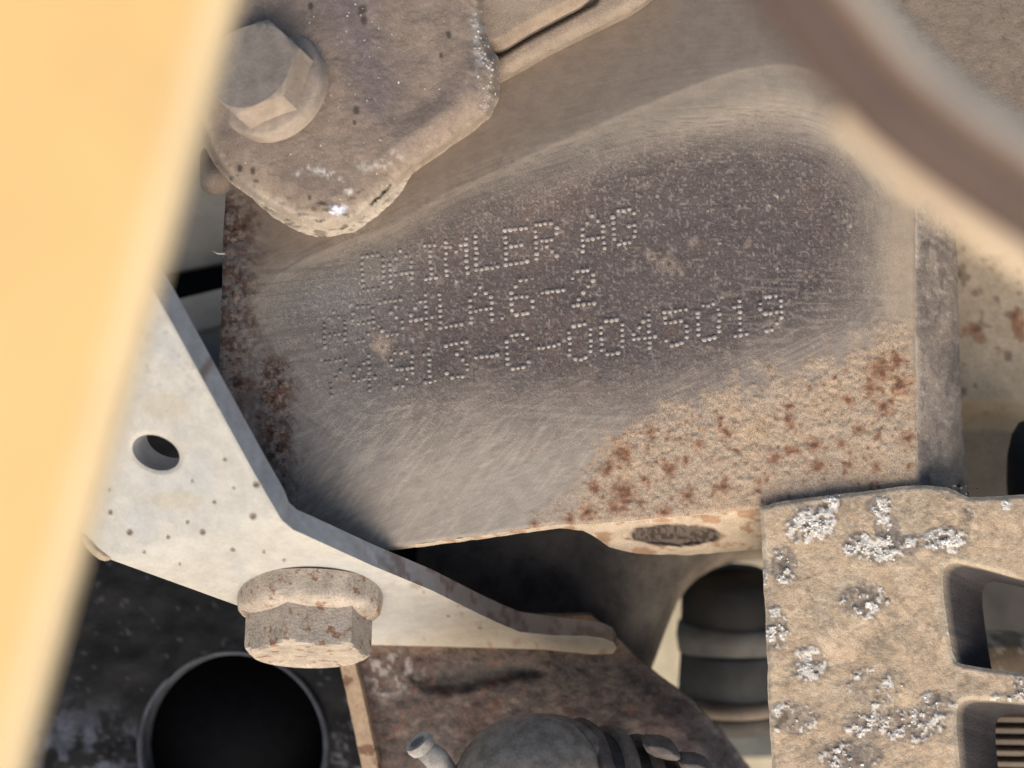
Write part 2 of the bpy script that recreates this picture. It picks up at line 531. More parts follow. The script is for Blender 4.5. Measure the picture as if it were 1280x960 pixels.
for (x, y, r) in [(776, 566, 16), (758, 588, 12), (745, 610, 11), (780, 615, 20), (768, 635, 13), (838, 588, 10), (905, 608, 12), (968, 572, 11),
                  (996, 563, 7), (1073, 536, 10), (1098, 546, 7), (1018, 556, 12), (1022, 583, 11), (1062, 580, 7), (1100, 462, 22), (1125, 482, 16),
                  (1088, 484, 14), (1120, 450, 14), (1136, 548, 12), (860, 620, 10), (812, 540, 9), (908, 540, 10), (985, 525, 9), (1095, 583, 8),
                  (1060, 500, 9), (1105, 510, 14), (830, 640, 10), (735, 640, 12), (872, 555, 8), (712, 650, 8), (668, 655, 7)]:
    spots.append((x, y, r))
pale = [(815, 321, 9), (836, 330, 16), (868, 303, 7), (478, 434, 13), (935, 305, 6), (741, 190, 5), (855, 188, 4), (937, 450, 6), (908, 442, 5),
        (872, 465, 6), (665, 562, 8), (657, 545, 5), (805, 232, 5), (745, 462, 5), (1000, 345, 5), (960, 260, 5), (700, 290, 4), (548, 352, 5)]

_pm = {}
def plate_masks(X, Y):
    key = (len(X), float(X[0]), float(Y[0]), float(X[-1]))
    if key not in _pm:
        _pm.clear(); _pm[key] = _plate_masks(X, Y)
    return _pm[key]

def _plate_masks(X, Y):
    w = 14 * (fbm(X, Y, 60, 4) - .5) + 10 * (fbm(X, Y, 12, 9) - .5)
    sd = sdf(X, Y, DARK)
    dark = sstep(-12, 40, sd + w * 1.4)
    band = sstep(-26, 22, sdf(X, Y, BAND) + w * .8)
    sdt = sdf(X, Y, TAN)
    tan = sstep(-22, 22, sdt + 60 * (fbm(X, Y, 34, 21) - .5) + 40 * (fbm(X, Y, 8, 22, 3) - .5))
    scratch = vnoise(X * .012 + 40 * vnoise(X * .01, Y * .01, 3), sd * .42, 5) * .6 + vnoise(X * .03, sd * .9 + X * .01, 6) * .4
    return sd, dark, band, tan, scratch

def plate_col(X, Y, D):
    sd, dark, band, tan, scr = plate_masks(X, Y)
    c = np.repeat(srgb(140, 123, 106)[None, :], len(X), 0)                     # smooth settled dust
    c = c * (.94 + .12 * fbm(X, Y, 70, 11))[:, None]
    low = sstep(300, 460, Y)
    c = mixc(c, srgb(160, 145, 126), band * (1 - low) * (.8 + .3 * (scr - .5)))
    # below the patch: rubbed steel under a dust bloom
    grey = sstep(470, 560, Y) * sstep(330, 420, X) * (1 - tan)
    c = mixc(c, lerp(srgb(150, 139, 128), srgb(166, 150, 132), .5), np.maximum(grey, low * .85))
    c = mixc(c, srgb(128, 121, 116), sstep(560, 400, X) * sstep(400, 520, Y) * sstep(640, 560, Y) * .8)
    c = mixc(c, srgb(120, 107, 98), sstep(470, 360, X + (Y - 600) * -.5) * sstep(560, 640, Y) * .7)
    # wiped dark patch
    wob = fbm(X, Y, 90, 15)
    dk = np.repeat(srgb(90, 79, 75)[None, :], len(X), 0) * (.90 + .2 * wob)[:, None]
    dk = mixc(dk, srgb(112, 107, 104), sstep(560, 400, X) * .9)
    dk = mixc(dk, srgb(112, 92, 82), sstep(.58, .75, fbm(X, Y, 60, 44)) * .35)
    soft = sstep(-95, 75, sd + 30 * (fbm(X, Y, 50, 16) - .5) + 26 * (scr - .5))
    crisp = sstep(-34, 36, sd + 18 * (fbm(X, Y, 50, 16) - .5) + 34 * (scr - .5))
    soft = lerp(soft, crisp, sstep(420, 330, Y + .20 * (X - 640)) * .9)
    c = c + (dk - c) * soft[:, None]
    # fine strokes left by the wiping near the rim
    st = sstep(.60, .78, scr) * sstep(-60, -20, sd) * sstep(70, 10, sd)
    c = mixc(c, srgb(180, 165, 145), st * .24)
    stb = sstep(.40, .24, scr) * sstep(-50, -20, sd) * sstep(40, 5, sd)
    c = mixc(c, srgb(98, 90, 85), stb * .45)
    st2 = sstep(.58, .82, vnoise((X + Y * .45) * .04, (Y - X * .03) * .35, 71)) * sstep(800, 1000, X) * sstep(300, 380, Y) * (1 - tan)
    c = mixc(c, srgb(164, 147, 130), st2 * .40)
    # dust grains caught in the wiped patch
    sp = fbm(X, Y, 2.6, 51, 1)
    c = mixc(c, srgb(160, 146, 134), sstep(.62, .95, sp) * (.06 + .42 * soft))
    sp2 = fbm(X, Y, 6, 57, 2)
    c = mixc(c, srgb(180, 167, 152), sstep(.85, .92, sp2) * soft * .7)
    # diagonal rub marks lower left
    rub = vnoise((X * .8 - Y) * .03, (X + Y * .8) * .35, 81)
    c = mixc(c, srgb(186, 172, 154), sstep(.5, .85, rub) * grey * .32)
    rub2 = vnoise((X - Y * .6) * .02 + 7, (X * .45 + Y) * .55, 82) * .6 + vnoise((X - Y * .6) * .05, (X * .45 + Y) * 1.1, 83) * .4
    zone = sstep(360, 420, Y) * (1 - tan) * sstep(60, -40, sd) + .5 * sstep(1000, 900, X) * (1 - tan) * sstep(380, 460, Y)
    c = mixc(c, srgb(98, 90, 85), sstep(.62, .80, rub2) * np.clip(zone, 0, 1) * .22)
    c = mixc(c, srgb(190, 176, 158), sstep(.38, .20, rub2) * np.clip(zone, 0, 1) * .22)
    lh = vnoise(X * .016, (Y + .12 * X) * .4, 84)
    c = mixc(c, srgb(96, 90, 86), sstep(.68, .82, lh) * sstep(640, 420, X) * sstep(300, 330, Y) * sstep(520, 440, Y) * .4)
    # tan rusty crust, lower right
    t0 = np.repeat(srgb(174, 151, 126)[None, :], len(X), 0) * (.88 + .26 * fbm(X, Y, 10, 61))[:, None]
    c = c + (t0 - c) * tan[:, None]
    rb = sstep(1085, 1130, X + 30 * (fbm(X, Y, 30, 62) - .5)) * sstep(190, 240, Y)
    c = mixc(c, srgb(168, 147, 122), rb * .75)
    fr = sstep(.56, .72, fbm(X, Y, 9, 63, 4)) * tan * (.25 + .75 * sstep(.42, .62, fbm(X, Y, 55, 64)))
    c = mixc(c, srgb(150, 112, 80), fr * .55)
    c = mixc(c, srgb(180, 152, 120), tan * sstep(.45, .7, fbm(X, Y, 45, 67)) * .6)
    ws = 1 + 1.5 * (fbm(X, Y, 6, 66, 3) - .5)
    for (x, y, r) in spots:
        d = np.hypot(X - x, Y - y)
        k = d < r * 2.2
        if not k.any(): continue
        dd = d[k] / r * ws[k]
        tk = tan[k] * sstep(1.25, .35, dd)
        ck = mixc(c[k], srgb(138, 92, 62), tk * .65)
        c[k] = mixc(ck, srgb(88, 50, 34), tan[k] * sstep(.5, .15, dd) * .6)
    for (x, y, r) in pale:
        d = np.hypot(X - x, Y - y); k = d < r * 2
        if not k.any(): continue
        dd = d[k] / r * ws[k]
        ck = mixc(c[k], srgb(164, 144, 126), sstep(1.2, .2, dd) * (.85 if r > 12.5 and x < 500 else .5))
        c[k] = mixc(ck, srgb(60, 48, 42), sstep(.26, .1, dd) * .7)
    # brown rust down the left border
    lr = sstep(62, 8, (X - 278) + 34 * (fbm(X, Y, 22, 91) - .5))
    lr2 = sstep(34, 6, np.abs(X - (344 + .06 * (Y - 500))) + 26 * (fbm(X, Y, 16, 93) - .5)) * sstep(420, 470, Y) * sstep(650, 600, Y)
    l = np.maximum(lr * sstep(235, 262, Y), lr2)
    c = mixc(c, srgb(112, 97, 88), l * .75)
    c = mixc(c, srgb(96, 66, 50), l * sstep(.46, .58, fbm(X, Y, 13, 95, 4)) * .85)
    c = mixc(c, srgb(46, 32, 27), l * sstep(.60, .70, fbm(X, Y, 6, 97, 3)) * .7)
    c = mixc(c, srgb(160, 140, 122), l * sstep(.66, .76, fbm(X, Y, 5, 98, 2)) * .6)
    grain = np.clip(.16 + .75 * soft + .7 * tan + .5 * l + .12 * grey, 0, 1.0)
    return np.concatenate([c, grain[:, None]], 1)

def plate_z(X, Y, D):
    sd, dark, band, tan, scr = plate_masks(X, Y)
    z = np.zeros_like(X)
    # the top leans back, the rim of the rubbed hollow stands a little proud
    up = np.clip((300 - .30 * (X - 640)) * 0 + 1, 0, 1) * 0
    edge = sdf(X, Y, BAND)
    z += -.32 * K * np.clip(-edge, 0, 400) * sstep(420, 300, Y)
    z += 1.0 * sstep(0, 50, edge) * sstep(80, 20, edge) * sstep(420, 300, Y)
    z += -1.1 * sstep(10, 110, sd)
    # crust grain
    z += tan * (.5 * (fbm(X, Y, 6, 61, 3) - .4) + .3 * (fbm(X, Y, 22, 62, 2) - .4))
    l = sstep(70, 8, (X - 278)) + sstep(34, 6, np.abs(X - (344 + .06 * (Y - 500)))) * sstep(420, 470, Y)
    z += np.clip(l, 0, 1) * 1.1 * fbm(X, Y, 8, 95, 4)
    z += .22 * fbm(X, Y, 5, 17, 2) * (.2 + .8 * np.clip(dark + tan, 0, 1)) + .05 * scr
    z += -.5 * sstep(4, 0, D)
    return z

face_outline = rough_poly([(284, 160), (330, -60), (1030, -60), (1040, 20), (1090, 100), (1150, 160), (1180, 215), (1146, 262), (1144, 420), (1148, 640), (960, 645), (947, 636),
                           (735, 656), (700, 656), (490, 684), (470, 700), (330, 720), (276, 640), (274, 470), (279, 300)], 4, 1.4, 14, 3)
face = sheet('face_plate', face_outline, plate_z, plate_col, M['plate'], plate_t, step=1.7, extr=(0, 0, -9), wallcol=srgb(170, 150, 128))

# side flange folding back on the right
def fl_z(X, Y, D):
    return -1.3 * np.clip(X - 1145, 0, 99) * K - .75 - .018 * np.clip(X - 1185, 0, 40) ** 2 * .6 + .25 * fbm(X, Y, 6, 12, 2)
def fl_c(X, Y, D):
    c = np.repeat(srgb(150, 133, 117)[None, :], len(X), 0) * (.8 + .4 * fbm(X, Y, 40, 5))[:, None]
    c = mixc(c, srgb(104, 94, 88), sstep(.6, .75, fbm(X * 2.2, Y * .5, 14, 6)) * .6)
    c = mixc(c, srgb(186, 160, 132), sstep(530, 590, Y + (X - 1170) * .8 + 40 * (fbm(X, Y, 20, 7) - .5)) * sstep(1168, 1195, X))
    c = mixc(c, srgb(186, 168, 146), sstep(1153, 1146, X) * .6)
    c = mixc(c, srgb(190, 176, 160), sstep(.62, .74, fbm(X, Y, 6, 9, 3)) * .45)
    c = mixc(c, srgb(100, 90, 84), sstep(.58, .70, fbm(X, Y, 24, 10, 4)) * .5)
    return c
sheet('side_flange', rough_poly([(1132, 215), (1184, 225), (1192, 262), (1197, 330), (1199, 430), (1203, 540), (1212, 628), (1136, 632), (1132, 420)], 5, 1.0, 12, 8),
      fl_z, fl_c, M['flange'], plate_t, step=2.2, extr=(-1, 0, -8), wallcol=srgb(110, 100, 92))

# underside with the cast lug
def lug_top(X):
    return np.interp(X, [470, 490, 700, 735, 947, 1000], [690, 683, 655, 655, 634, 632])
def lug_z(X, Y, D):
    rec = np.hypot((X - 843) / 60, (Y - 669) / 14) + .5 * (fbm(X, Y, 12, 38, 3) - .5)
    return -1.9 * np.clip(Y - lug_top(X), 0, 60) * K * (1 + .0 * D) - .3 + .5 * fbm(X, Y, 9, 31, 3) - 2.2 * sstep(1.0, .8, rec) + .9 * sstep(1.0, .8, rec) * fbm(X, Y, 5, 37, 2) - 1.2 * sstep(6, 0, D)
def lug_c(X, Y, D):
    c = np.repeat(srgb(206, 182, 152)[None, :], len(X), 0) * (.85 + .3 * fbm(X, Y, 14, 32))[:, None]
    c = mixc(c, srgb(164, 112, 74), sstep(.56, .68, fbm(X * .45, Y, 10, 35, 3)) * .65)
    rec = np.hypot((X - 843) / 62, (Y - 669) / 15) + .35 * (fbm(X, Y, 14, 36) - .5)
    c = mixc(c, srgb(112, 98, 86), sstep(1.02, .8, rec))
    c = mixc(c, srgb(70, 58, 50), sstep(1.02, .8, rec) * sstep(.5, .62, fbm(X, Y, 4, 39, 2)) * .8)
    return c
sheet('lug', rough_poly([(480, 686), (600, 669), (700, 655), (735, 655), (850, 644), (947, 634), (970, 632), (975, 686), (930, 688), (860, 694), (795, 692),
                         (762, 684), (745, 672), (728, 663), (700, 660), (600, 674), (490, 688)], 4, .9, 12, 18), lug_z, lug_c, M['cast'], plate_t, step=1.8,
      extr=(0, .6, -5), wallcol=srgb(160, 136, 108))
# hair-thin fibre stuck on the left border
V, F = tube([U(266, 314, 1), U(272, 317, 1.2), U(281, 317, .5)], [.12, .2, .25], 6)
mesh_object('fibre', V, F, srgb(214, 200, 186), M['dot'], plate_t)

# ---- stamped dot lettering
FONT = {
 'D': ["####.", "#...#", "#...#", "#...#", "#...#", "#...#", "####."], 'A': ["..#..", ".#.#.", "#...#", "#...#", "#####", "#...#", "#...#"],
 'I': [".###.", "..#..", "..#..", "..#..", "..#..", "..#..", ".###."], 'M': ["#...#", "##.##", "#.#.#", "#...#", "#...#", "#...#", "#...#"],
 'L': ["#....", "#....", "#....", "#....", "#....", "#....", "#####"], 'E': ["#####", "#....", "#....", "####.", "#....", "#....", "#####"],
 'R': ["####.", "#...#", "#...#", "####.", "#.#..", "#..#.", "#...#"], 'G': [".###.", "#...#", "#....", "#..##", "#...#", "#...#", ".###."],
 '9': [".###.", "#...#", "#...#", ".####", "....#", "...#.", ".##.."], '3': ["#####", "...#.", "..#..", "...#.", "....#", "#...#", ".###."],
 '4': ["...#.", "..##.", ".#.#.", "#..#.", "#####", "...#.", "...#."], '6': ["..##.", ".#...", "#....", "####.", "#...#", "#...#", ".###."],
 '2': [".###.", "#...#", "....#", "...#.", "..#..", ".#...", "#####"], '-': [".....", ".....", ".....", "#####", ".....", ".....", "....."],
 '.': [".....", ".....", ".....", ".....", ".....", ".....", "..#.."], '7': ["#####", "....#", "...#.", "..#..", ".#...", ".#...", ".#..."],
 '1': ["..#..", ".##..", "..#..", "..#..", "..#..", "..#..", ".###."], 'C': [".###.", "#...#", "#....", "#....", "#....", "#...#", ".###."],
 '0': [".###.", "#...#", "#...#", "#...#", "#...#", "#...#", ".###."], '5': ["#####", "#....", "####.", "....#", "....#", "#...#", ".###."]}
LINES = [[('D', 466, 340), ('A', 501, 335), ('I', 538, 327), ('M', 570, 321), ('L', 608, 314), ('E', 645, 307), ('R', 683, 300), ('A', 741, 291), ('G', 780, 283)],
         [('A', 418, 411), ('9', 454, 404), ('3', 489, 397), ('4', 526, 391), ('L', 563, 386), ('A', 601, 380), ('.', 627, 376), ('6', 652, 371), ('-', 691, 364), ('2', 729, 359)],
         [('7', 420, 472), ('4', 455, 467), ('9', 502, 461), ('1', 537, 456), ('3', 571, 450), ('-', 608, 445), ('C', 647, 439), ('-', 686, 433), ('0', 725, 427), ('0', 765, 421),
          ('4', 805, 415), ('5', 845, 409), ('0', 886, 402), ('1', 925, 397), ('9', 964, 391)]]
def dome_rings():
    v = [(0, 0, 1)]; f = []
    for k, (r, h) in enumerate(((.55, .8), (.9, .35), (1.15, -.35))):
        for i in range(9):
            t = 2 * math.pi * i / 9 + k * .35
            v.append((r * math.cos(t), r * math.sin(t), h))
    for i in range(9):
        f.append((0, 1 + i, 1 + (i + 1) % 9))
        for k in range(2):
            a = 1 + k * 9; b = a + 9; j = (i + 1) % 9
            f.append((a + i, b + i, b + j, a + j))
    return np.array(v), f
DV, DF = dome_rings()
dots = []
for line in LINES:
    for n, (ch, cx, cy) in enumerate(line):
        worn = float(np.clip((cx - 405) / 180, 0, 1))
        for r, row in enumerate(FONT[ch]):
            for q, bit in enumerate(row):
                if bit != '#' or ch != '.' and rng.random() > .93 + .26 * worn + .001: continue
                dots.append((line, n, worn, cx + (q - 2) * 6.5 + rng.normal(0, .4) + (r - 3) * .25, cy + (r - 3) * 7.0 + rng.normal(0, .4) - .15 * (q - 2) * 6.5))
DX = np.array([d[3] for d in dots]); DY = np.array([d[4] for d in dots])
DZ = plate_z(DX, DY, np.full(len(DX), 99.)) + .07
for line in LINES:
    for n, (ch, cx, cy) in enumerate(line):
        VV = []; FF = []; CC = []; nv = 0
        for k, (ln, m, worn, x, y) in enumerate(dots):
            if ln is not line or m != n: continue
            rad = K * rng.uniform(2.4, 3.2) * (.85 + .15 * worn); h = .36 * rng.uniform(.8, 1.2) * (.6 + .4 * worn)
            v = DV * (1 + (rng.random((len(DV), 1)) - .5) * .3) * np.array([rad, rad, h]) + U(x, y, DZ[k])
            VV.append(v); FF += [tuple(i + nv for i in f) for f in DF]; nv += len(DV)
            base = lerp(srgb(130, 123, 117), srgb(164, 153, 143), worn) * rng.uniform(.85, 1.1)
            CC.append(np.repeat(base[None, :], len(DV), 0))
        mesh_object('stamped_character', np.concatenate(VV), FF, np.concatenate(CC), M['dot'], plate_t)

# =================================================================== folded seam at the top
def seam_c(X, Y, D):
    return np.repeat(srgb(158, 138, 117)[None, :], len(X), 0) * (.88 + .24 * fbm(X, Y, 25, 14))[:, None]
s1 = sheet('seam_flap', smooth_poly([(560, -60), (780, -60), (742, 0), (700, 22), (655, 46), (625, 66), (590, 60)], 2),
           lambda X, Y, D: 3 + 3.2 * (1 - sstep(16, 0, D)) + .3 * fbm(X, Y, 14, 3), seam_c, M['mount'], step=3, extr=(0, 0, -3.5), wallcol=srgb(120, 104, 90))
tag(s1, 'folded sheet-metal lip with a dark gap under it right of the upper mount', 'lip')
s2 = sheet('seam_ledge', smooth_poly([(560, -60), (860, -60), (815, 2), (740, 38), (690, 62), (640, 92), (600, 110)], 2),
           lambda X, Y, D: 1.5 - 3 * sstep(5, 1.5, seg_dist(X, Y, [(605, 76), (630, 64), (660, 46), (702, 24), (742, 2), (780, -55)], False)[0]) - sstep(14, 0, D) + .3 * fbm(X, Y, 14, 3), seam_c, M['mount'], step=3, extr=(0, 0, -6), wallcol=srgb(150, 132, 112))
tag(s2, 'dusty ledge running under the folded lip above the stamped face', 'ledge')

# beam at the upper right behind the pipe
def beam_c(X, Y, D):
    c = np.repeat(srgb(150, 130, 109)[None, :], len(X), 0) * (.9 + .2 * fbm(X, Y, 40, 21))[:, None]
    return mixc(c, srgb(96, 82, 70), sstep(.70, .78, fbm(X, Y, 7, 23, 3)) * .4)
bm = sheet('frame_beam', [(960, -80), (1420, -80), (1420, 300), (1240, 260), (1160, 200), (1010, 120)],
           lambda X, Y, D: -6 - .25 * (180 - Y) * K + .3 * fbm(X, Y, 8, 25, 3), beam_c, M['mount'], step=3, extr=(0, 0, -5))
tag(bm, 'sandy textured frame beam filling the top right corner behind the blurred pipe', 'beam')

# =================================================================== upper mount + bolt
mount_t = thing('upper_mount', 'thick dust-caked mount with a peeling rounded lower rim at top left', 'mount', U(430, 130, 8))
MO = rough_poly(smooth_poly([(150, -80), (612, -80), (604, 10), (612, 58), (626, 78), (623, 138), (590, 166), (545, 196), (506, 224), (470, 262), (436, 286),
                             (402, 290), (362, 276), (318, 250), (284, 226), (262, 198), (244, 150), (200, 110), (150, 60)], 1), 4, 1.4, 12, 41)
def mount_z(X, Y, D):
    e = sstep(44, 0, D)
    z = 15 - 4.0 * e - 5 * sstep(12, 0, D) ** 1.5
    # dished panel right of the bolt
    dish = sdf(X, Y, smooth_poly([(470, -60), (585, -60), (584, 110), (540, 150), (495, 185), (470, 130)], 2))
    z += -1.6 * sstep(-8, 30, dish)
    z += .9 * (fbm(X, Y, 60, 45, 2) - .5) + .5 * fbm(X, Y, 16, 42, 3) * (.4 + e) + .2 * fbm(X, Y, 4.5, 46, 2)
    rim = sstep(230, 270, Y)
    z += rim * 2.2 * (fbm(X * .6, Y * 1.6, 16, 47, 4) - .5) + e * 1.0 * (fbm(X, Y, 7, 147, 3) - .5)
    crack = seg_dist(X, Y, [(465, 255), (470, 248), (475, 247), (480, 239), (484, 238), (488, 231)], False)[0]
    z += -1.6 * sstep(3.2, .8, crack + 4.5 * (fbm(X, Y, 5, 2) - .42))
    return z
def mount_c(X, Y, D):
    c = np.repeat(srgb(140, 122, 107)[None, :], len(X), 0) * (.88 + .24 * fbm(X, Y, 60, 43))[:, None]
    dk = sdf(X, Y, smooth_poly([(380, -60), (450, -60), (470, 40), (500, 110), (470, 160), (430, 90)], 2))
    c = mixc(c, srgb(112, 100, 98), sstep(-30, 25, dk + 40 * (fbm(X, Y, 26, 48) - .5)) * .85)
    c = mixc(c, srgb(112, 97, 86), sstep(.50, .66, fbm(X, Y, 28, 148, 4)) * .2)
    c = mixc(c, srgb(168, 150, 132), sstep(.60, .72, fbm(X, Y, 9, 149, 3)) * .18)
    c = mixc(c, srgb(166, 146, 124), sstep(34, 8, D) * .55)
    rim = sstep(26, 4, D + 14 * (fbm(X, Y, 14, 49) - .5)) * sstep(205, 250, Y)
    c = mixc(c, srgb(196, 180, 160), rim * .7)
    wh = sstep(11, 3, np.hypot((X - 420) / 1.6, Y - 262) + 8 * (fbm(X, Y, 7, 52) - .5))
    c = mixc(c, srgb(214, 218, 228), wh * sstep(.35, .5, fbm(X, Y, 8, 156, 3)))
    arc = seg_dist(X, Y, [(372, 218), (388, 211), (408, 216), (432, 232), (436, 240)], False)[0]
    c = mixc(c, srgb(206, 198, 188), sstep(6.5, 1, arc + 9 * (fbm(X, Y, 5, 53) - .5)) * sstep(.40, .56, fbm(X, Y, 8, 153, 3)) * .9)
    arc2 = seg_dist(X, Y, [(450, 208), (475, 205), (500, 192)], False)[0]
    c = mixc(c, srgb(190, 176, 162), sstep(11, 1, arc2 + 12 * (fbm(X, Y, 6, 54) - .5)) * sstep(.46, .60, fbm(X, Y, 7, 154, 3)) * .7)
    sm = sstep(10, 2, np.abs(X - (600 + .12 * (Y - 60))) + 12 * (fbm(X, Y, 9, 55) - .5)) * sstep(150, 120, Y) * sstep(5, 25, Y)
    c = mixc(c, srgb(186, 178, 172), sm * .6 * sstep(.44, .58, fbm(X, Y, 9, 155, 3)))
    ck = seg_dist(X, Y, [(465, 255), (470, 248), (475, 247), (480, 239), (484, 238), (488, 231)], False)[0]
    c = mixc(c, srgb(34, 28, 24), sstep(3.2, .8, ck + 4.5 * (fbm(X, Y, 5, 2) - .42)))
    for (x, y, r) in [(452, 12, 7), (455, 26, 5), (445, 137, 5), (350, 121, 0.1), (443, 153, 3), (561, 43, 4), (551, 69, 3), (388, 8, 4), (387, 247, 3), (300, 210, 4), (316, 214, 4)]:
        c = mixc(c, srgb(62, 52, 46), sstep(1.1, .5, np.hypot((X - x) / r, (Y - y) / (r * 1.5)) + .8 * (fbm(X, Y, 6, 58) - .5)) * .8)
    cr = sstep(.66, .72, fbm(X * 1.0, Y * 2.2, 16, 157, 4)) * sstep(60, 20, D) * sstep(190, 230, Y)
    return mixc(c, srgb(70, 58, 50), cr * .7)
sheet('mount_body', MO, mount_z, mount_c, M['mount'], mount_t, step=2.0, extr=(-1.5, 1.0, -14), wallcol=srgb(150, 132, 114))
# ragged older coat peeling out under the rim
RO = rough_poly(smooth_poly([(300, 225), (420, 220), (520, 205), (512, 226), (488, 256), (452, 285), (425, 296), (395, 297), (360, 284), (322, 258)], 1), 3, 3.0, 11, 45)
def peel_c(X, Y, D):
    c = np.repeat(srgb(186, 170, 150)[None, :], len(X), 0) * (.75 + .5 * fbm(X * .5, Y * 1.5, 12, 46, 4))[:, None]
    return mixc(c, srgb(108, 92, 80), sstep(.6, .7, fbm(X * .5, Y * 1.6, 10, 47, 3)) * .7)
sheet('peeling_coat', RO, lambda X, Y, D: 4.5 - 2.5 * sstep(12, 0, D) + 1.6 * (fbm(X * .5, Y * 1.4, 14, 48, 4) - .5), peel_c, M['mount'], mount_t, step=2.0, extr=(0, .5, -4))
# little rounded stub behind the lower left rim
V, F = lathe(U(270, 222, 2), (.15, -.75, .5), [(-6, 2.8), (0, 3.2), (1.6, 3.2), (2.6, 2.6), (3.1, 1.4), (3.2, .2)], 24, noise=.3)
mesh_object('rounded_stub', V, F, srgb(140, 122, 106), M['mount'], mount_t)
cand = []
for _ in range(300):
    t = rng.random()
    if t < .45:
        x = 604 + rng.normal(0, 9); y = rng.uniform(10, 140)
        if y > 78: x += 8
    elif t < .6:
        x = rng.uniform(325, 420); y = 258 + (x - 325) * .32 + rng.normal(0, 5)
    elif t < .8:
        x = rng.normal(455, 30); y = rng.uniform(0, 190)
    else:
        x = rng.uniform(300, 600); y = rng.uniform(0, 270)
    cand.append((x, y, t))
cx_, cy_, ct = np.array(cand).T
cd = sdf(cx_, cy_, MO)
cz = mount_z(cx_, cy_, np.clip(cd, 0, 70))
items = [(U(x, y, z), (.07 + .2 * rng.random() ** 2.5) * (1.2 if t < .6 else .85), .5, srgb(226, 216, 204) * rng.uniform(.55, 1.0))
         for x, y, t, d, z in zip(cx_, cy_, ct, cd, cz) if d > 2]
V, F, C = blobs(items)
tag(mesh_object('grit', V, F, C, M['crust'], mount_t), kind='stuff')

def hexr(t, corner):
    a = (t % (math.pi / 3)) - math.pi / 6
    return corner * math.cos(math.pi / 6) / math.cos(a)

def flange_bolt(name, label, base, axis, Rf, hf, Rc, hh, mat, col, rot, seed, dish=0.0, group=None):
    t = thing(name, label, 'bolt', base, group)
    V, F = lathe(base, axis, [(-1.5, Rf), (0, Rf), (hf * .55, Rf), (hf * .85, Rf * .985), (hf, Rf * .95), (hf * 1.25, Rf * .80), (hf * 1.4, Rf * .5)], 72, noise=.07, seed=seed)
    q = V * 6
    C = np.repeat(col[None, :], len(V), 0) * (.85 + .3 * fbm(q[:, 0], q[:, 1] + q[:, 2], 20, seed))[:, None]
    mesh_object('flange', V, F, C, mat, t, sharp=50)
    ch = Rc * .885
    h0 = hf * .9; h1 = h0 + hh
    prof = [(h0, Rc * 1.05), (h0 + hh * .3, Rc * 1.05), (h1 - hh * .16, Rc * 1.05), (h1 - hh * .10, Rc * .985), (h1 - hh * .04, Rc * .92), (h1, ch * .97), (h1 - dish, ch * .82), (h1 - dish, ch * .4), (h1 - dish, .3)]
    V, F = lathe(base, axis, prof, 120, rfun=lambda th, r, h: min(hexr(th - rot, Rc), r), rot=rot, noise=.06, seed=seed + 3)
    q = V * 6
    C = np.repeat(col[None, :], len(V), 0) * (.85 + .3 * fbm(q[:, 0], q[:, 1] + q[:, 2], 20, seed + 1))[:, None]
    mesh_object('hex_head', V, F, C, mat, t, sharp=24)
    return t

b1 = flange_bolt('flange_bolt', 'dust-coated hex flange bolt in the upper mount beside the yellow panel', U(341, 108, 14), (-.36, .30, .88), 11.3, 2.4, 10.2, 7.0,
                 M['bolt'], srgb(160, 143, 126), math.radians(20), 5)
b1['group'] = 'hex flange bolts'

# =================================================================== pale galvanised bracket + bolt
N_A = np.array([-.28, -.36, .89]); N_A /= np.linalg.norm(N_A)
N_B = np.array([.04, -.86, .51]); N_B /= np.linalg.norm(N_B)
def planez(X, Y, n, px, py, z0):
    # plane through (px,py,z0) intersected with the view ray of every pixel
    p0 = U(px, py, z0); c = n.dot(p0)
    # point = ((X-640)K s, (480-Y)K s, z), s = (D - z)/D  ->  linear in z
    ax = (X - 640) * K; ay = (480 - Y) * K
    A = n[0] * ax + n[1] * ay
    return (c - A) / (n[2] - A / DIST)
def galv_z(X, Y, D):
    zb = planez(X, Y, N_B, 388, 748, -3.0)
    za = planez(X, Y, N_A, 300, 668, planez(np.array([300.]), np.array([668.]), N_B, 388, 748, -3.0)[0])
    k = 5.0
    h = np.clip(.5 + .5 * (zb - za) / k, 0, 1)
    z = zb * (1 - h) + za * h - k * h * (1 - h)
    z += -.5 * sstep(5, 0, D) + 9 * sstep(620, 720, X) * sstep(760, 800, Y)
    for (x, y, r) in gpits:
        z -= .5 * sstep(r, r * .4, np.hypot(X - x, Y - y))
    return z
gpits = [(320, 605, 4.5), (316, 645, 4.5), (253, 665, 4), (162, 665, 4), (210, 671, 2.6), (234, 652, 2.4), (268, 627, 2.4), (281, 574, 2.4), (138, 640, 3), (291, 687, 3),
         (292, 610, 1.8), (240, 600, 1.6), (330, 690, 2.2), (180, 690, 2), (355, 700, 2.2), (225, 705, 2), (137, 612, 2), (560, 770, 2), (600, 785, 2)]
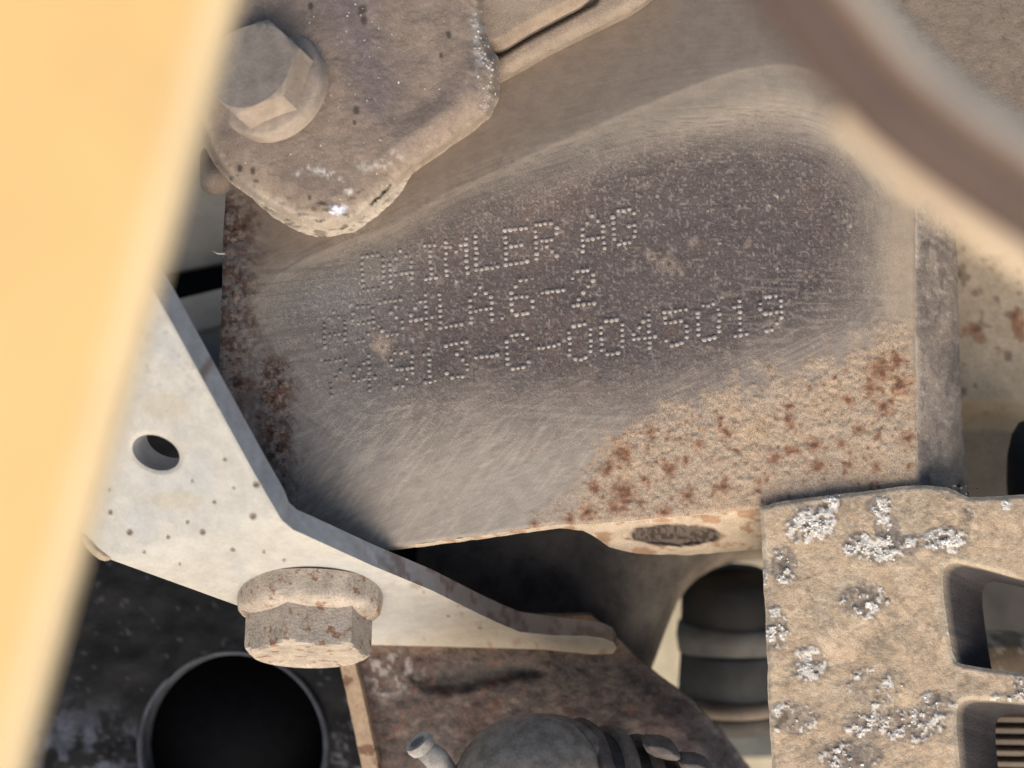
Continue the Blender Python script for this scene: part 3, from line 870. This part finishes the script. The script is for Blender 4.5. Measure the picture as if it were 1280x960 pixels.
def galv_c(X, Y, D):
    c = np.repeat(srgb(182, 176, 165)[None, :], len(X), 0) * (.93 + .14 * fbm(X, Y, 45, 71))[:, None]
    c = mixc(c, srgb(172, 171, 168), sstep(.5, .68, fbm(X, Y, 60, 72)) * .5)
    c = mixc(c, srgb(190, 182, 166), sstep(16, 2, D) * .5)
    for (x, y, rx, ry) in [(205, 508, 34, 22), (220, 625, 44, 14)]:
        c = mixc(c, srgb(176, 165, 143), sstep(1.1, .6, np.hypot((X - x) / rx, (Y - y) / ry) + .5 * (fbm(X, Y, 20, 73) - .5)) * .6)
    c = mixc(c, srgb(132, 130, 128), sstep(.62, .74, fbm(X, Y, 8, 74, 3)) * .45 * sstep(560, 420, Y))
    c = mixc(c, srgb(164, 146, 122), sstep(450, 640, X + .8 * (Y - 770)) * .75)
    rs = sstep(.66, .74, fbm(X, Y, 12, 75, 3)) * sstep(450, 560, X)
    c = mixc(c, srgb(140, 92, 66), rs * .5 * sstep(20, 3, D))
    for (x, y, r) in gpits:
        c = mixc(c, srgb(104, 86, 66), sstep(1.2, .7, np.hypot(X - x, Y - y) / r) * .85)
    return c
def galv_ex(X, Y):
    t = sstep(620, 690, Y)[:, None]
    n = N_A[None, :] * (1 - t) + N_B[None, :] * t
    tip = sstep(640, 770, X)[:, None]
    return -n * ((6.2 - 1.5 * t) - 1.3 * tip)
def galv_edge(X, Y, t):
    c = np.repeat(srgb(158, 157, 156)[None, :], len(X), 0) * (.8 + .4 * fbm(X + 40 * t, Y + 25 * t, 12, 171))[:, None]
    c = mixc(c, srgb(140, 124, 108), sstep(440, 600, X) * .8)
    r = sstep(.58, .66, fbm(X + 16 * t, Y - 20 * t, 15, 172, 3)) * sstep(430, 500, X) + sstep(10, 3, np.hypot(X - 252, Y - 470 + 8 * t))
    c = mixc(c, srgb(132, 110, 92), sstep(600, 680, X) * .8)
    return mixc(c, srgb(106, 74, 58), r * .6)
galv_t = thing('galvanised_bracket', 'pale galvanised bracket with one round hole, bent above the rusty bolt', 'bracket', U(300, 620, 20))
GO = smooth_poly([(60, 330), (176, 338), (192, 362)], 0) + [(262, 490), (318, 592), (346, 640), (352, 650), (366, 662), (384, 670), (463, 706), (540, 738), (600, 768), (626, 780), (650, 790),
      (690, 794), (735, 795), (756, 798), (767, 803), (771, 810), (766, 817), (740, 818), (680, 812), (620, 810), (460, 806), (300, 758), (140, 700), (122, 690), (108, 668), (40, 640), (40, 450)]
hole = ellipse(195, 566, 31, 21, 22, 44)
sheet('bracket_sheet', GO, galv_z, galv_c, M['galv'], galv_t, step=2.2, extr=galv_ex, holes=[hole], wallcol=galv_edge, wallsteps=4)
# corner nub of the bracket, caked with sand
def nub_c(X, Y, D):
    return np.repeat(srgb(176, 158, 132)[None, :], len(X), 0) * (.75 + .5 * fbm(X, Y, 8, 175))[:, None]
sheet('corner_nub', smooth_poly([(104, 668), (118, 680), (134, 692), (140, 700), (128, 702), (114, 692), (104, 680)], 1),
      lambda X, Y, D: galv_z(X, Y, np.full(len(X), 50.)) + .6 - .8 * sstep(5, 0, D), nub_c, M['cast'], galv_t, step=1.8, extr=(0, .5, -3))
b2 = flange_bolt('flange_bolt', 'rust-blotched hex flange bolt pointing down from the pale galvanised bracket', U(388, 742, -3), (.0, -.94, .34), 14.6, 4.2, 12.9, 9.2,
                 M['boltrust'], srgb(186, 169, 149), math.radians(14), 15, dish=.5)
b2['group'] = 'hex flange bolts'

# =================================================================== black housing with round opening
hous_t = thing('black_housing', 'black plastic housing with a round rimmed opening under the pale bracket', 'housing', U(260, 850, -45))
HC = (292, 932)
def hous_z(X, Y, D):
    return -46 - .12 * (Y - 800) * K + 2.0 * (fbm(X, Y, 60, 81, 2)) + .25 * fbm(X, Y, 12, 82, 3)
def hous_c(X, Y, D):
    c = np.repeat(srgb(10, 10, 12)[None, :], len(X), 0) * (.6 + .6 * fbm(X, Y, 60, 83))[:, None]
    low = sstep(870, 950, Y + .25 * (180 - X)) * sstep(.42, .62, fbm(X, Y, 16, 84, 4)) * sstep(250, 150, X)
    c = mixc(c, srgb(78, 81, 92), low * .6)
    c = mixc(c, srgb(60, 60, 66), sstep(.78, .84, fbm(X, Y, 8, 85, 2)) * .6)
    rgt = sstep(400, 430, X) * sstep(880, 940, Y) * sstep(.55, .68, fbm(X, Y, 8, 86, 3))
    return mixc(c, srgb(110, 112, 120), rgt * .5)
sheet('housing_panel', [(-40, 505), (330, 505), (330, 640), (520, 640), (520, 1040), (-40, 1040)], hous_z, hous_c, M['black'], hous_t, step=3.5, extr=(0, 0, -10),
      holes=[ellipse(HC[0], HC[1], 112, 120, 0, 72)])
ctr = U(HC[0], HC[1], -47)
rs = K * (DIST + 47) / DIST
def ellr(t, r, h): return r
a_ax = (-.04, .06, 1)
V, F = lathe(ctr, a_ax, [(-1, 121 * rs), (1.2, 121 * rs), (2.0, 119.5 * rs), (2.3, 117 * rs), (2.0, 114.5 * rs), (1.0, 113 * rs), (-8, 111 * rs)], 96, capend=False)
mesh_object('opening_rim', V, F, srgb(66, 67, 72), M['plastic'], hous_t)
V, F = lathe(ctr, a_ax, [(-6, 111.5 * rs), (-30, 108 * rs), (-60, 104 * rs)], 72, capend=True)
V2, F2 = lathe(ctr, a_ax, [(-17, 110 * rs), (-16, 103 * rs), (-18.5, 102 * rs), (-19, 110 * rs)], 72, capend=False)
mesh_object('inner_step', V2, F2, srgb(30, 30, 33), M['plastic'], hous_t, sharp=50)
mesh_object('opening_tube', V, F, srgb(12, 12, 14), M['void'], hous_t)

# =================================================================== dark plate and bump stop in the lower gap
def dp_z(X, Y, D):
    return -44 - 12 * sstep(760, 920, X) + 1.2 * fbm(X, Y, 50, 88, 2) - 6 * sstep(14, 0, D)
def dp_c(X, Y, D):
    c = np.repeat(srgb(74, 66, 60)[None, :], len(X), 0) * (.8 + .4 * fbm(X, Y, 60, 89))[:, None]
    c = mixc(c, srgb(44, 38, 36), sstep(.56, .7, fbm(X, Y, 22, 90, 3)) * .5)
    return mixc(c, srgb(150, 134, 116), sstep(740, 880, X + .3 * (Y - 700)) * .9)  # shade of the gap painted dark, fading to lit beige at right
dpo = smooth_poly([(440, 600), (1010, 600), (1010, 705), (930, 698), (880, 715), (852, 742), (835, 780), (818, 828), (800, 870), (640, 900), (440, 900)], 1)
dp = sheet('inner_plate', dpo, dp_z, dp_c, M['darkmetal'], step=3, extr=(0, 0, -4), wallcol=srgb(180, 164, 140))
tag(dp, 'plate in the gap under the stamped face, its shade painted dark, paler towards the bump stop', 'plate')

bs_t = thing('bump_stop', 'black ribbed rubber bump stop standing left of the crusted casting', 'bump stop', U(912, 960, -70))
zz = -70; sK = K * (DIST - zz) / DIST
ax0 = U(914, 830, zz)
def ring(name, y0, y1, prof, col):
    base = U(914, y1, zz)
    L_ = (y1 - y0) * sK
    V, F = lathe(base, (0, 1, .12), [(h * L_, r * sK) for h, r in prof], 48)
    mesh_object(name, V, F, srgb(*col), M['rubber'], bs_t, sharp=60)
ring('top_dome', 706, 800, [(0, 60), (.2, 63), (.55, 63), (.75, 60), (.88, 52), (.96, 38), (1.0, 10)], (48, 46, 44))
ring('collar', 772, 812, [(0, 66), (.5, 69), (.85, 67), (1.0, 60)], (112, 108, 102))
ring('body', 806, 872, [(0, 66), (.3, 66), (.9, 64), (1, 60)], (74, 73, 71))
ring('rib', 862, 884, [(0, 66), (.3, 73), (.7, 73), (1.0, 66)], (128, 112, 96))
ring('base_ring', 882, 906, [(0, 56), (.4, 66), (.9, 68), (1.0, 66)], (84, 78, 72))

# =================================================================== brown bracket under the pale one
br_t = thing('rusty_brown_bracket', 'dark brown rusty bracket hanging below the pale galvanised bracket', 'bracket', U(620, 880, -6))
BO = rough_poly([(428, 770), (740, 770), (776, 802), (800, 826), (830, 850), (868, 878), (905, 918), (945, 970), (960, 1020), (486, 1020), (462, 940), (440, 860)], 5, 1.0, 14, 61)
def br_z(X, Y, D):
    z = -30 - .02 * (Y - 800) * K - 6 * sstep(780, 940, X) - 3.0 * sstep(40, 0, D) * sstep(760, 800, X)
    gr = sdf(X, Y, smooth_poly([(510, 838), (660, 828), (684, 842), (640, 852), (560, 868), (520, 862)], 1))
    return z - 1.4 * sstep(-6, 10, gr + 10 * (fbm(X, Y, 14, 5) - .5)) + .8 * fbm(X, Y, 13, 62, 4)
def br_c(X, Y, D):
    c = np.repeat(srgb(96, 82, 74)[None, :], len(X), 0) * (.75 + .5 * fbm(X, Y, 50, 63))[:, None]
    c = mixc(c, srgb(84, 63, 56), sstep(.45, .62, fbm(X, Y, 60, 64)) * .7)
    c = mixc(c, srgb(60, 52, 48), sstep(.52, .64, fbm(X, Y, 24, 164, 4)) * .4)
    c = mixc(c, srgb(150, 138, 126), sstep(.64, .74, fbm(X, Y, 7, 165, 3)) * .15)
    gr = sdf(X, Y, smooth_poly([(510, 838), (660, 828), (684, 842), (640, 852), (560, 868), (520, 862)], 1))
    c = mixc(c, srgb(66, 60, 54), sstep(-8, 8, gr + 14 * (fbm(X, Y, 14, 5) - .5)) * .8)
    wp = sdf(X, Y, [(455, 800), (520, 806), (530, 850), (480, 880), (450, 850)])
    c = mixc(c, srgb(168, 158, 150), sstep(-10, 20, wp) * sstep(.52, .66, fbm(X, Y, 10, 65, 4)) * .75)
    c = mixc(c, srgb(70, 70, 76), sstep(790, 900, X) * .7)
    c = mixc(c, srgb(116, 76, 58), sstep(.68, .75, fbm(X, Y, 12, 66, 3)) * .5 * sstep(880, 760, X))
    c = mixc(c, srgb(150, 118, 88), sstep(830, 804, Y) * .5)
    return c
sheet('bracket_web', BO, br_z, br_c, M['brown'], br_t, step=2.4, extr=(0, 0, -5), wallcol=srgb(120, 98, 80))
def lip_c(X, Y, D):
    c = np.repeat(srgb(166, 140, 112)[None, :], len(X), 0) * (.8 + .4 * fbm(X, Y, 18, 67))[:, None]
    return mixc(c, srgb(96, 62, 46), sstep(.6, .7, fbm(X, Y, 14, 68, 3)) * .8)
sheet('bracket_lip', rough_poly([(421, 812), (440, 812), (456, 880), (486, 1020), (466, 1020), (446, 930)], 5, .8, 12, 69),
      lambda X, Y, D: -26.5 - .02 * (Y - 800) * K + .3 * fbm(X, Y, 8, 6), lip_c, M['panel'], br_t, step=2.4, extr=(.6, 0, -6))

# =================================================================== plastic connector and corrugated sleeve
cn_t = thing('cable_connector', 'dusty grey plastic connector dome running into a ribbed sleeve at the bottom border', 'connector', U(680, 960, 10))
zc = 8
base = U(668, 1012, zc)
V, F = lathe(base, (-.12, .9, .42), [(-4, 15.2), (2, 15.4), (8, 15.0), (12, 13.6), (15, 11.2), (17.2, 8.0), (18.4, 4.4), (18.8, .6)], 48, noise=.25, seed=3)
mesh_object('dome', V, F, srgb(132, 121, 108), M['plastic'], cn_t)
V, F = lathe(base, (-.12, .9, .42), [(6.6, 15.0), (6.8, 15.9), (8.0, 16.0), (8.4, 15.0)], 48, capend=False, noise=.2, seed=4)
mesh_object('moulded_bead', V, F, srgb(112, 102, 92), M['plastic'], cn_t, sharp=50)
V, F = lathe(U(672, 992, zc + 9), (-.1, .35, .93), [(-3, 6), (2.4, 6), (3.2, 5.2), (3.4, .5)], 40, noise=.2)
mesh_object('cap', V, F, srgb(126, 120, 114), M['plastic'], cn_t, sharp=50)
path = [(706, 936), (736, 938), (764, 944), (790, 952), (814, 964), (836, 980), (856, 1000), (872, 1022)]
pp = smooth_poly(path, 2, False)
for i in range(8):
    t = i / 7
    j = int(t * (len(pp) - 3)) + 1
    p = np.array(pp[j]); d = np.array(pp[j + 1]) - np.array(pp[j - 1])
    axis = np.array([d[0], -d[1], -6.0])
    w = 15.4 - 2.0 * t
    c0 = U(p[0] - 10, p[1] + 58, zc - 2 - 8 * t)
    V, F = lathe(c0, axis, [(-1.6, w * .88), (-1.1, w), (0, w * 1.03), (1.1, w), (1.6, w * .88)], 40, capend=True)
    mesh_object('sleeve_rib', V, F, srgb(104, 94, 85) * (1.1 - .35 * (i % 2)), M['plastic'], cn_t, sharp=50)
sl = [U(p[0] - 10, p[1] + 58, zc - 2 - 8 * i / len(pp)) for i, p in enumerate(pp)]
V, F = tube(sl, [13.4] * len(sl), 32)
mesh_object('sleeve_core', V, F, srgb(52, 50, 50), M['plastic'], cn_t)
for (x, y, r) in [(828, 936, 20), (872, 958, 16)]:
    q = smooth_poly([(x - 26, y - 10), (x + 10, y - 8), (x + 26, y + 12), (x + 14, y + 16), (x - 18, y + 8)], 1)
    sheet('latch_tab', q, lambda X, Y, D: 17 - 3 * sstep(6, 0, D), flat(96, 88, 82, .2, 16), M['plastic'], cn_t, step=2, extr=(0, 0, -8))
tb = tube([U(527, 933, 12), U(545, 948, 10), U(560, 975, 8), U(566, 1010, 8)], [2.1, 2.5, 3.0, 3.2], 20)
sp_ = mesh_object('drain_spout', tb[0], tb[1], srgb(150, 144, 136), M['plastic'], cn_t)
V, F = lathe(U(526, 932, 12), (-.55, .75, .3), [(-.8, 2.6), (.2, 2.9), (1.2, 2.7), (1.2, 1.7), (0, 1.5), (-.4, .2)], 24)
mesh_object('spout_mouth', V, F, srgb(168, 160, 150), M['plastic'], cn_t, sharp=50)

# =================================================================== crusted casting, lower right
cast_t = thing('slotted_casting', 'sandy slotted metal casting crusted with white corrosion at lower right', 'casting', U(1110, 800, 16))
CO = rough_poly([(950, 634), (975, 628), (1060, 616), (1150, 606), (1185, 610), (1212, 622), (1290, 618), (1420, 612), (1420, 1040), (968, 1040), (962, 900), (956, 760)], 4, 1.6, 16, 71)
SL1 = smooth_poly([(1177, 722), (1182, 706), (1200, 703), (1290, 728), (1400, 748), (1400, 856), (1290, 843), (1208, 832), (1192, 826), (1184, 780)], 1)
SL2 = smooth_poly([(1194, 892), (1200, 878), (1216, 874), (1290, 880), (1400, 890), (1400, 1030), (1206, 1030), (1200, 960)], 1)
def cast_z(X, Y, D):
    z = 1.6 + 1.6 * fbm(X, Y, 70, 101, 2) + .55 * fbm(X, Y, 18, 102, 3) + .22 * fbm(X, Y, 5, 103, 2) - .7 * sstep(6, 0, D) ** 1.4 + .7 * crust_white(X, Y, crust_mask(X, Y)) * fbm(X, Y, 5, 109, 2)
    return z
def crust_mask(X, Y):
    m = np.zeros_like(X)
    for (x, y, rx, ry, a) in CR:
        m = np.maximum(m, a * sstep(1.3, .5, np.hypot((X - x) / rx, (Y - y) / ry)))
    return m
CR = [(1015, 655, 36, 26, 1), (1040, 626, 14, 16, 1), (1000, 668, 20, 14, 1), (1098, 632, 18, 16, .9), (1110, 662, 20, 24, 1), (1072, 682, 22, 20, 1), (1100, 690, 34, 16, 1),
      (1135, 682, 20, 14, .8), (1182, 676, 34, 18, 1), (1208, 645, 10, 16, .7), (980, 706, 20, 26, 1), (1080, 752, 38, 26, .85), (970, 785, 18, 30, .95), (1010, 830, 30, 30, .62),
      (1090, 860, 50, 36, .6), (990, 898, 40, 26, .72), (1062, 945, 46, 26, .8), (1135, 905, 54, 30, .74), (1172, 882, 36, 22, .66), (1260, 880, 30, 18, .8), (1275, 855, 10, 26, .8),
      (1195, 720, 14, 14, .7), (1230, 732, 22, 12, .5), (1258, 630, 8, 10, .8), (955, 720, 6, 14, .9), (1190, 790, 9, 30, .6), (1085, 905, 40, 26, .66), (1215, 920, 14, 26, .5)]
def crust_white(X, Y, cm):
    return sstep(.46, .60, fbm(X, Y, 6, 141, 3) * .55 + fbm(X, Y, 17, 142, 2) * .45 + .12 * (cm - .8)) * sstep(.25, .7, cm)
def cast_c(X, Y, D):
    c = np.repeat(srgb(190, 164, 134)[None, :], len(X), 0) * (.86 + .28 * fbm(X, Y, 30, 104))[:, None]
    c = mixc(c, srgb(198, 178, 152), sstep(.5, .7, fbm(X, Y, 70, 105)) * .5)
    c = mixc(c, srgb(150, 130, 108), sstep(680, 610, Y) * .45)
    cm = crust_mask(X, Y)
    gry = sstep(.30, .75, cm + .6 * (fbm(X, Y, 16, 106) - .5))
    c = mixc(c, srgb(132, 122, 114), gry * .7)
    c = mixc(c, srgb(140, 122, 102), sstep(.52, .70, fbm(X, Y, 8, 144, 3)) * .45)
    c = mixc(c, srgb(208, 190, 162), sstep(.62, .74, fbm(X, Y, 5, 145, 2)) * .5)
    c = mixc(c, srgb(96, 80, 66), gry * sstep(.58, .68, fbm(X, Y, 9, 107, 3)) * .6)
    wt = crust_white(X, Y, cm)
    c = mixc(c, srgb(112, 98, 86), np.clip(sstep(.0, .3, wt) - sstep(.3, .6, wt), 0, 1) * .5)
    c = mixc(c, srgb(222, 213, 200), sstep(.35, .7, wt) * .85)
    return mixc(c, srgb(196, 181, 158), sstep(14, 2, D) * .4)
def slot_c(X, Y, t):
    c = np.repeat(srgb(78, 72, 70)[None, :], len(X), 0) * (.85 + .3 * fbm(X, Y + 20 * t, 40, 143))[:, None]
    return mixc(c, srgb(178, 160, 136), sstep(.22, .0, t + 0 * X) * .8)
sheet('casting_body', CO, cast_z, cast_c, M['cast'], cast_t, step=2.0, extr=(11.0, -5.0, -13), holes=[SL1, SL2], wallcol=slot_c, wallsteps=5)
cand = []
for (x, y, rx, ry, a) in CR:
    for _ in range(int(rx * ry * .34 * (a ** 1.3))):
        th = rng.random() * 6.283; r = abs(rng.normal(0, .45))
        cand.append((x + rx * r * math.cos(th), y + ry * r * math.sin(th), a))
cx_, cy_, ca = np.array(cand).T
wv = crust_white(cx_, cy_, crust_mask(cx_, cy_))
ok = (wv > .45)
cx_, cy_, ca = cx_[ok], cy_[ok], ca[ok]
cd = sdf(cx_, cy_, CO)
ok = (cd > 0) & ~inside(cx_, cy_, SL1) & ~inside(cx_, cy_, SL2)
cx_, cy_, ca, cd = cx_[ok], cy_[ok], ca[ok], cd[ok]
cz = cast_z(cx_, cy_, np.clip(cd, 0, 60))
items = []
for px, py, a, z in zip(cx_, cy_, ca, cz):
    colr = srgb(236, 228, 214) if rng.random() < .45 + .4 * (a > .75) else srgb(190, 178, 162)
    items.append((U(px, py, z + .05), (.10 + .22 * rng.random() ** 2) * (.8 if a < .65 else 1.0), .36, colr * rng.uniform(.8, 1.08)))
V, F, C = blobs(items)
tag(mesh_object('corrosion_crust', V, F, C, M['crust'], cast_t), kind='stuff')
# grit in the corner where the flange meets the casting
items = []
for _ in range(34):
    x = rng.normal(1196, 10); y = 618 + rng.normal(0, 5) - abs(rng.normal(0, 3))
    items.append((U(x, y, -1 + rng.uniform(0, 3)), rng.uniform(.1, .3), .8, (srgb(70, 58, 48) if rng.random() < .6 else srgb(200, 184, 164)) * rng.uniform(.7, 1.1)))
V, F, C = blobs(items)
tag(mesh_object('trapped_grit', V, F, C, M['crust'], cast_t), kind='stuff')

# finned cooler seen through the slots
fin_t = thing('finned_cooler', 'grey horizontal cooler fins seen through the lower slot of the casting', 'cooler', U(1290, 940, -40))
for i in range(9):
    y = 896 + i * 14
    sheet('fin', [(1200, y), (1420, y + 3), (1420, y + 9), (1200, y + 6)], lambda X, Y, D: -30 + 0 * X, flat(150, 134, 116, .15, 30, i), M['grey'], fin_t, step=6, extr=(0, 1, -10))
sheet('core', [(1190, 880), (1430, 880), (1430, 1040), (1190, 1040)], lambda X, Y, D: -41 + 0 * X, flat(70, 64, 60), M['darkmetal'], fin_t, step=12, extr=(0, 0, -3))
def sp_c(X, Y, D):
    c = np.repeat(srgb(158, 138, 114)[None, :], len(X), 0) * (.75 + .5 * fbm(X, Y, 30, 121))[:, None]
    return mixc(c, srgb(206, 190, 166), sstep(.62, .72, fbm(X, Y, 16, 122, 3)) * .8)
o = sheet('spring_seat', smooth_poly([(1195, 800), (1240, 790), (1300, 795), (1420, 800), (1420, 866), (1195, 866)], 1), lambda X, Y, D: -26 - 4 * sstep(16, 0, D), sp_c, M['cast'], step=4, extr=(0, 0, -6))
tag(o, 'sandy stained seat showing in the lower half of the upper slot', 'seat')

# =================================================================== near, out of focus: pipe, strap, yellow panel
pz = 218
pts = smooth_poly([(890, -170), (955, -85), (1020, 0), (1080, 78), (1134, 134), (1200, 184), (1285, 240), (1400, 316), (1480, 368)], 3, False)
P = [U(x, y, pz) for x, y in pts]
rad = 64 * K * (DIST - pz) / DIST
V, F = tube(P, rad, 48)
# sky highlight painted as pale bands along the upper side, dark brown below
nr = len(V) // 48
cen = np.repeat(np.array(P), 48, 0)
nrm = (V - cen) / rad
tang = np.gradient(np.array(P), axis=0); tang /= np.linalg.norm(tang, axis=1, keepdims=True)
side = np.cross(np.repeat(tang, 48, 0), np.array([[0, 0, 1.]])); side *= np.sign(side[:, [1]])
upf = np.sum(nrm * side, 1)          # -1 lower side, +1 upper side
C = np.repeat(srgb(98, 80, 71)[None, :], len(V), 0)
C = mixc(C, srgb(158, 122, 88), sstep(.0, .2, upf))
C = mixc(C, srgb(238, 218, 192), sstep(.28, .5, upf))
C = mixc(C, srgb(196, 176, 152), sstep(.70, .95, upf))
tag(mesh_object('bent_pipe', V, F, C, M['pipe']), 'blurred brown bent pipe crossing the top right in front, sky highlight painted on its upper side', 'pipe')

sz = 200
pts = smooth_poly([(1058, 132), (1106, 178), (1170, 230), (1250, 290), (1340, 348), (1460, 420)], 3, False)
P = [U(x, y, sz) for x, y in pts]
V, F = tube(P, 33 * K * (DIST - sz) / DIST, 24)
tag(mesh_object('thin_tube', V, F, srgb(222, 197, 164), M['pipe']), 'blurred pale sandy tube running just below the brown pipe at right', 'tube')

yz = 188
def ye(y): return 290 + (24 - 290) * y / 960
yo = [(-420, -260), (ye(-260), -260), (ye(200), 200), (ye(600), 600), (ye(1040), 1040), (-420, 1040)]
def yel_c(X, Y, D):
    c = np.repeat(srgb(238, 196, 130)[None, :], len(X), 0) * (.97 + .06 * fbm(X, Y, 260, 132, 2))[:, None]
    c = mixc(c, srgb(226, 186, 124), sstep(.52, .72, fbm(X, Y * .5, 150, 133, 3)) * .5)
    return mixc(c, srgb(238, 214, 172), sstep(60, 5, D) * .75)
yl = sheet('yellow_panel', yo, lambda X, Y, D: yz - 2.0 * sstep(30, 0, D) ** 1.6 + 1.0 * (fbm(X, Y, 400, 131, 2) - .5), yel_c, M['yellow'], step=9,
           extr=(.4, 0, -3.5), wallcol=srgb(236, 214, 176))
tag(yl, 'large blurred yellow painted panel covering the left side in front', 'panel')

for o in bpy.data.objects:
    if '_o' in o: del o['_o']
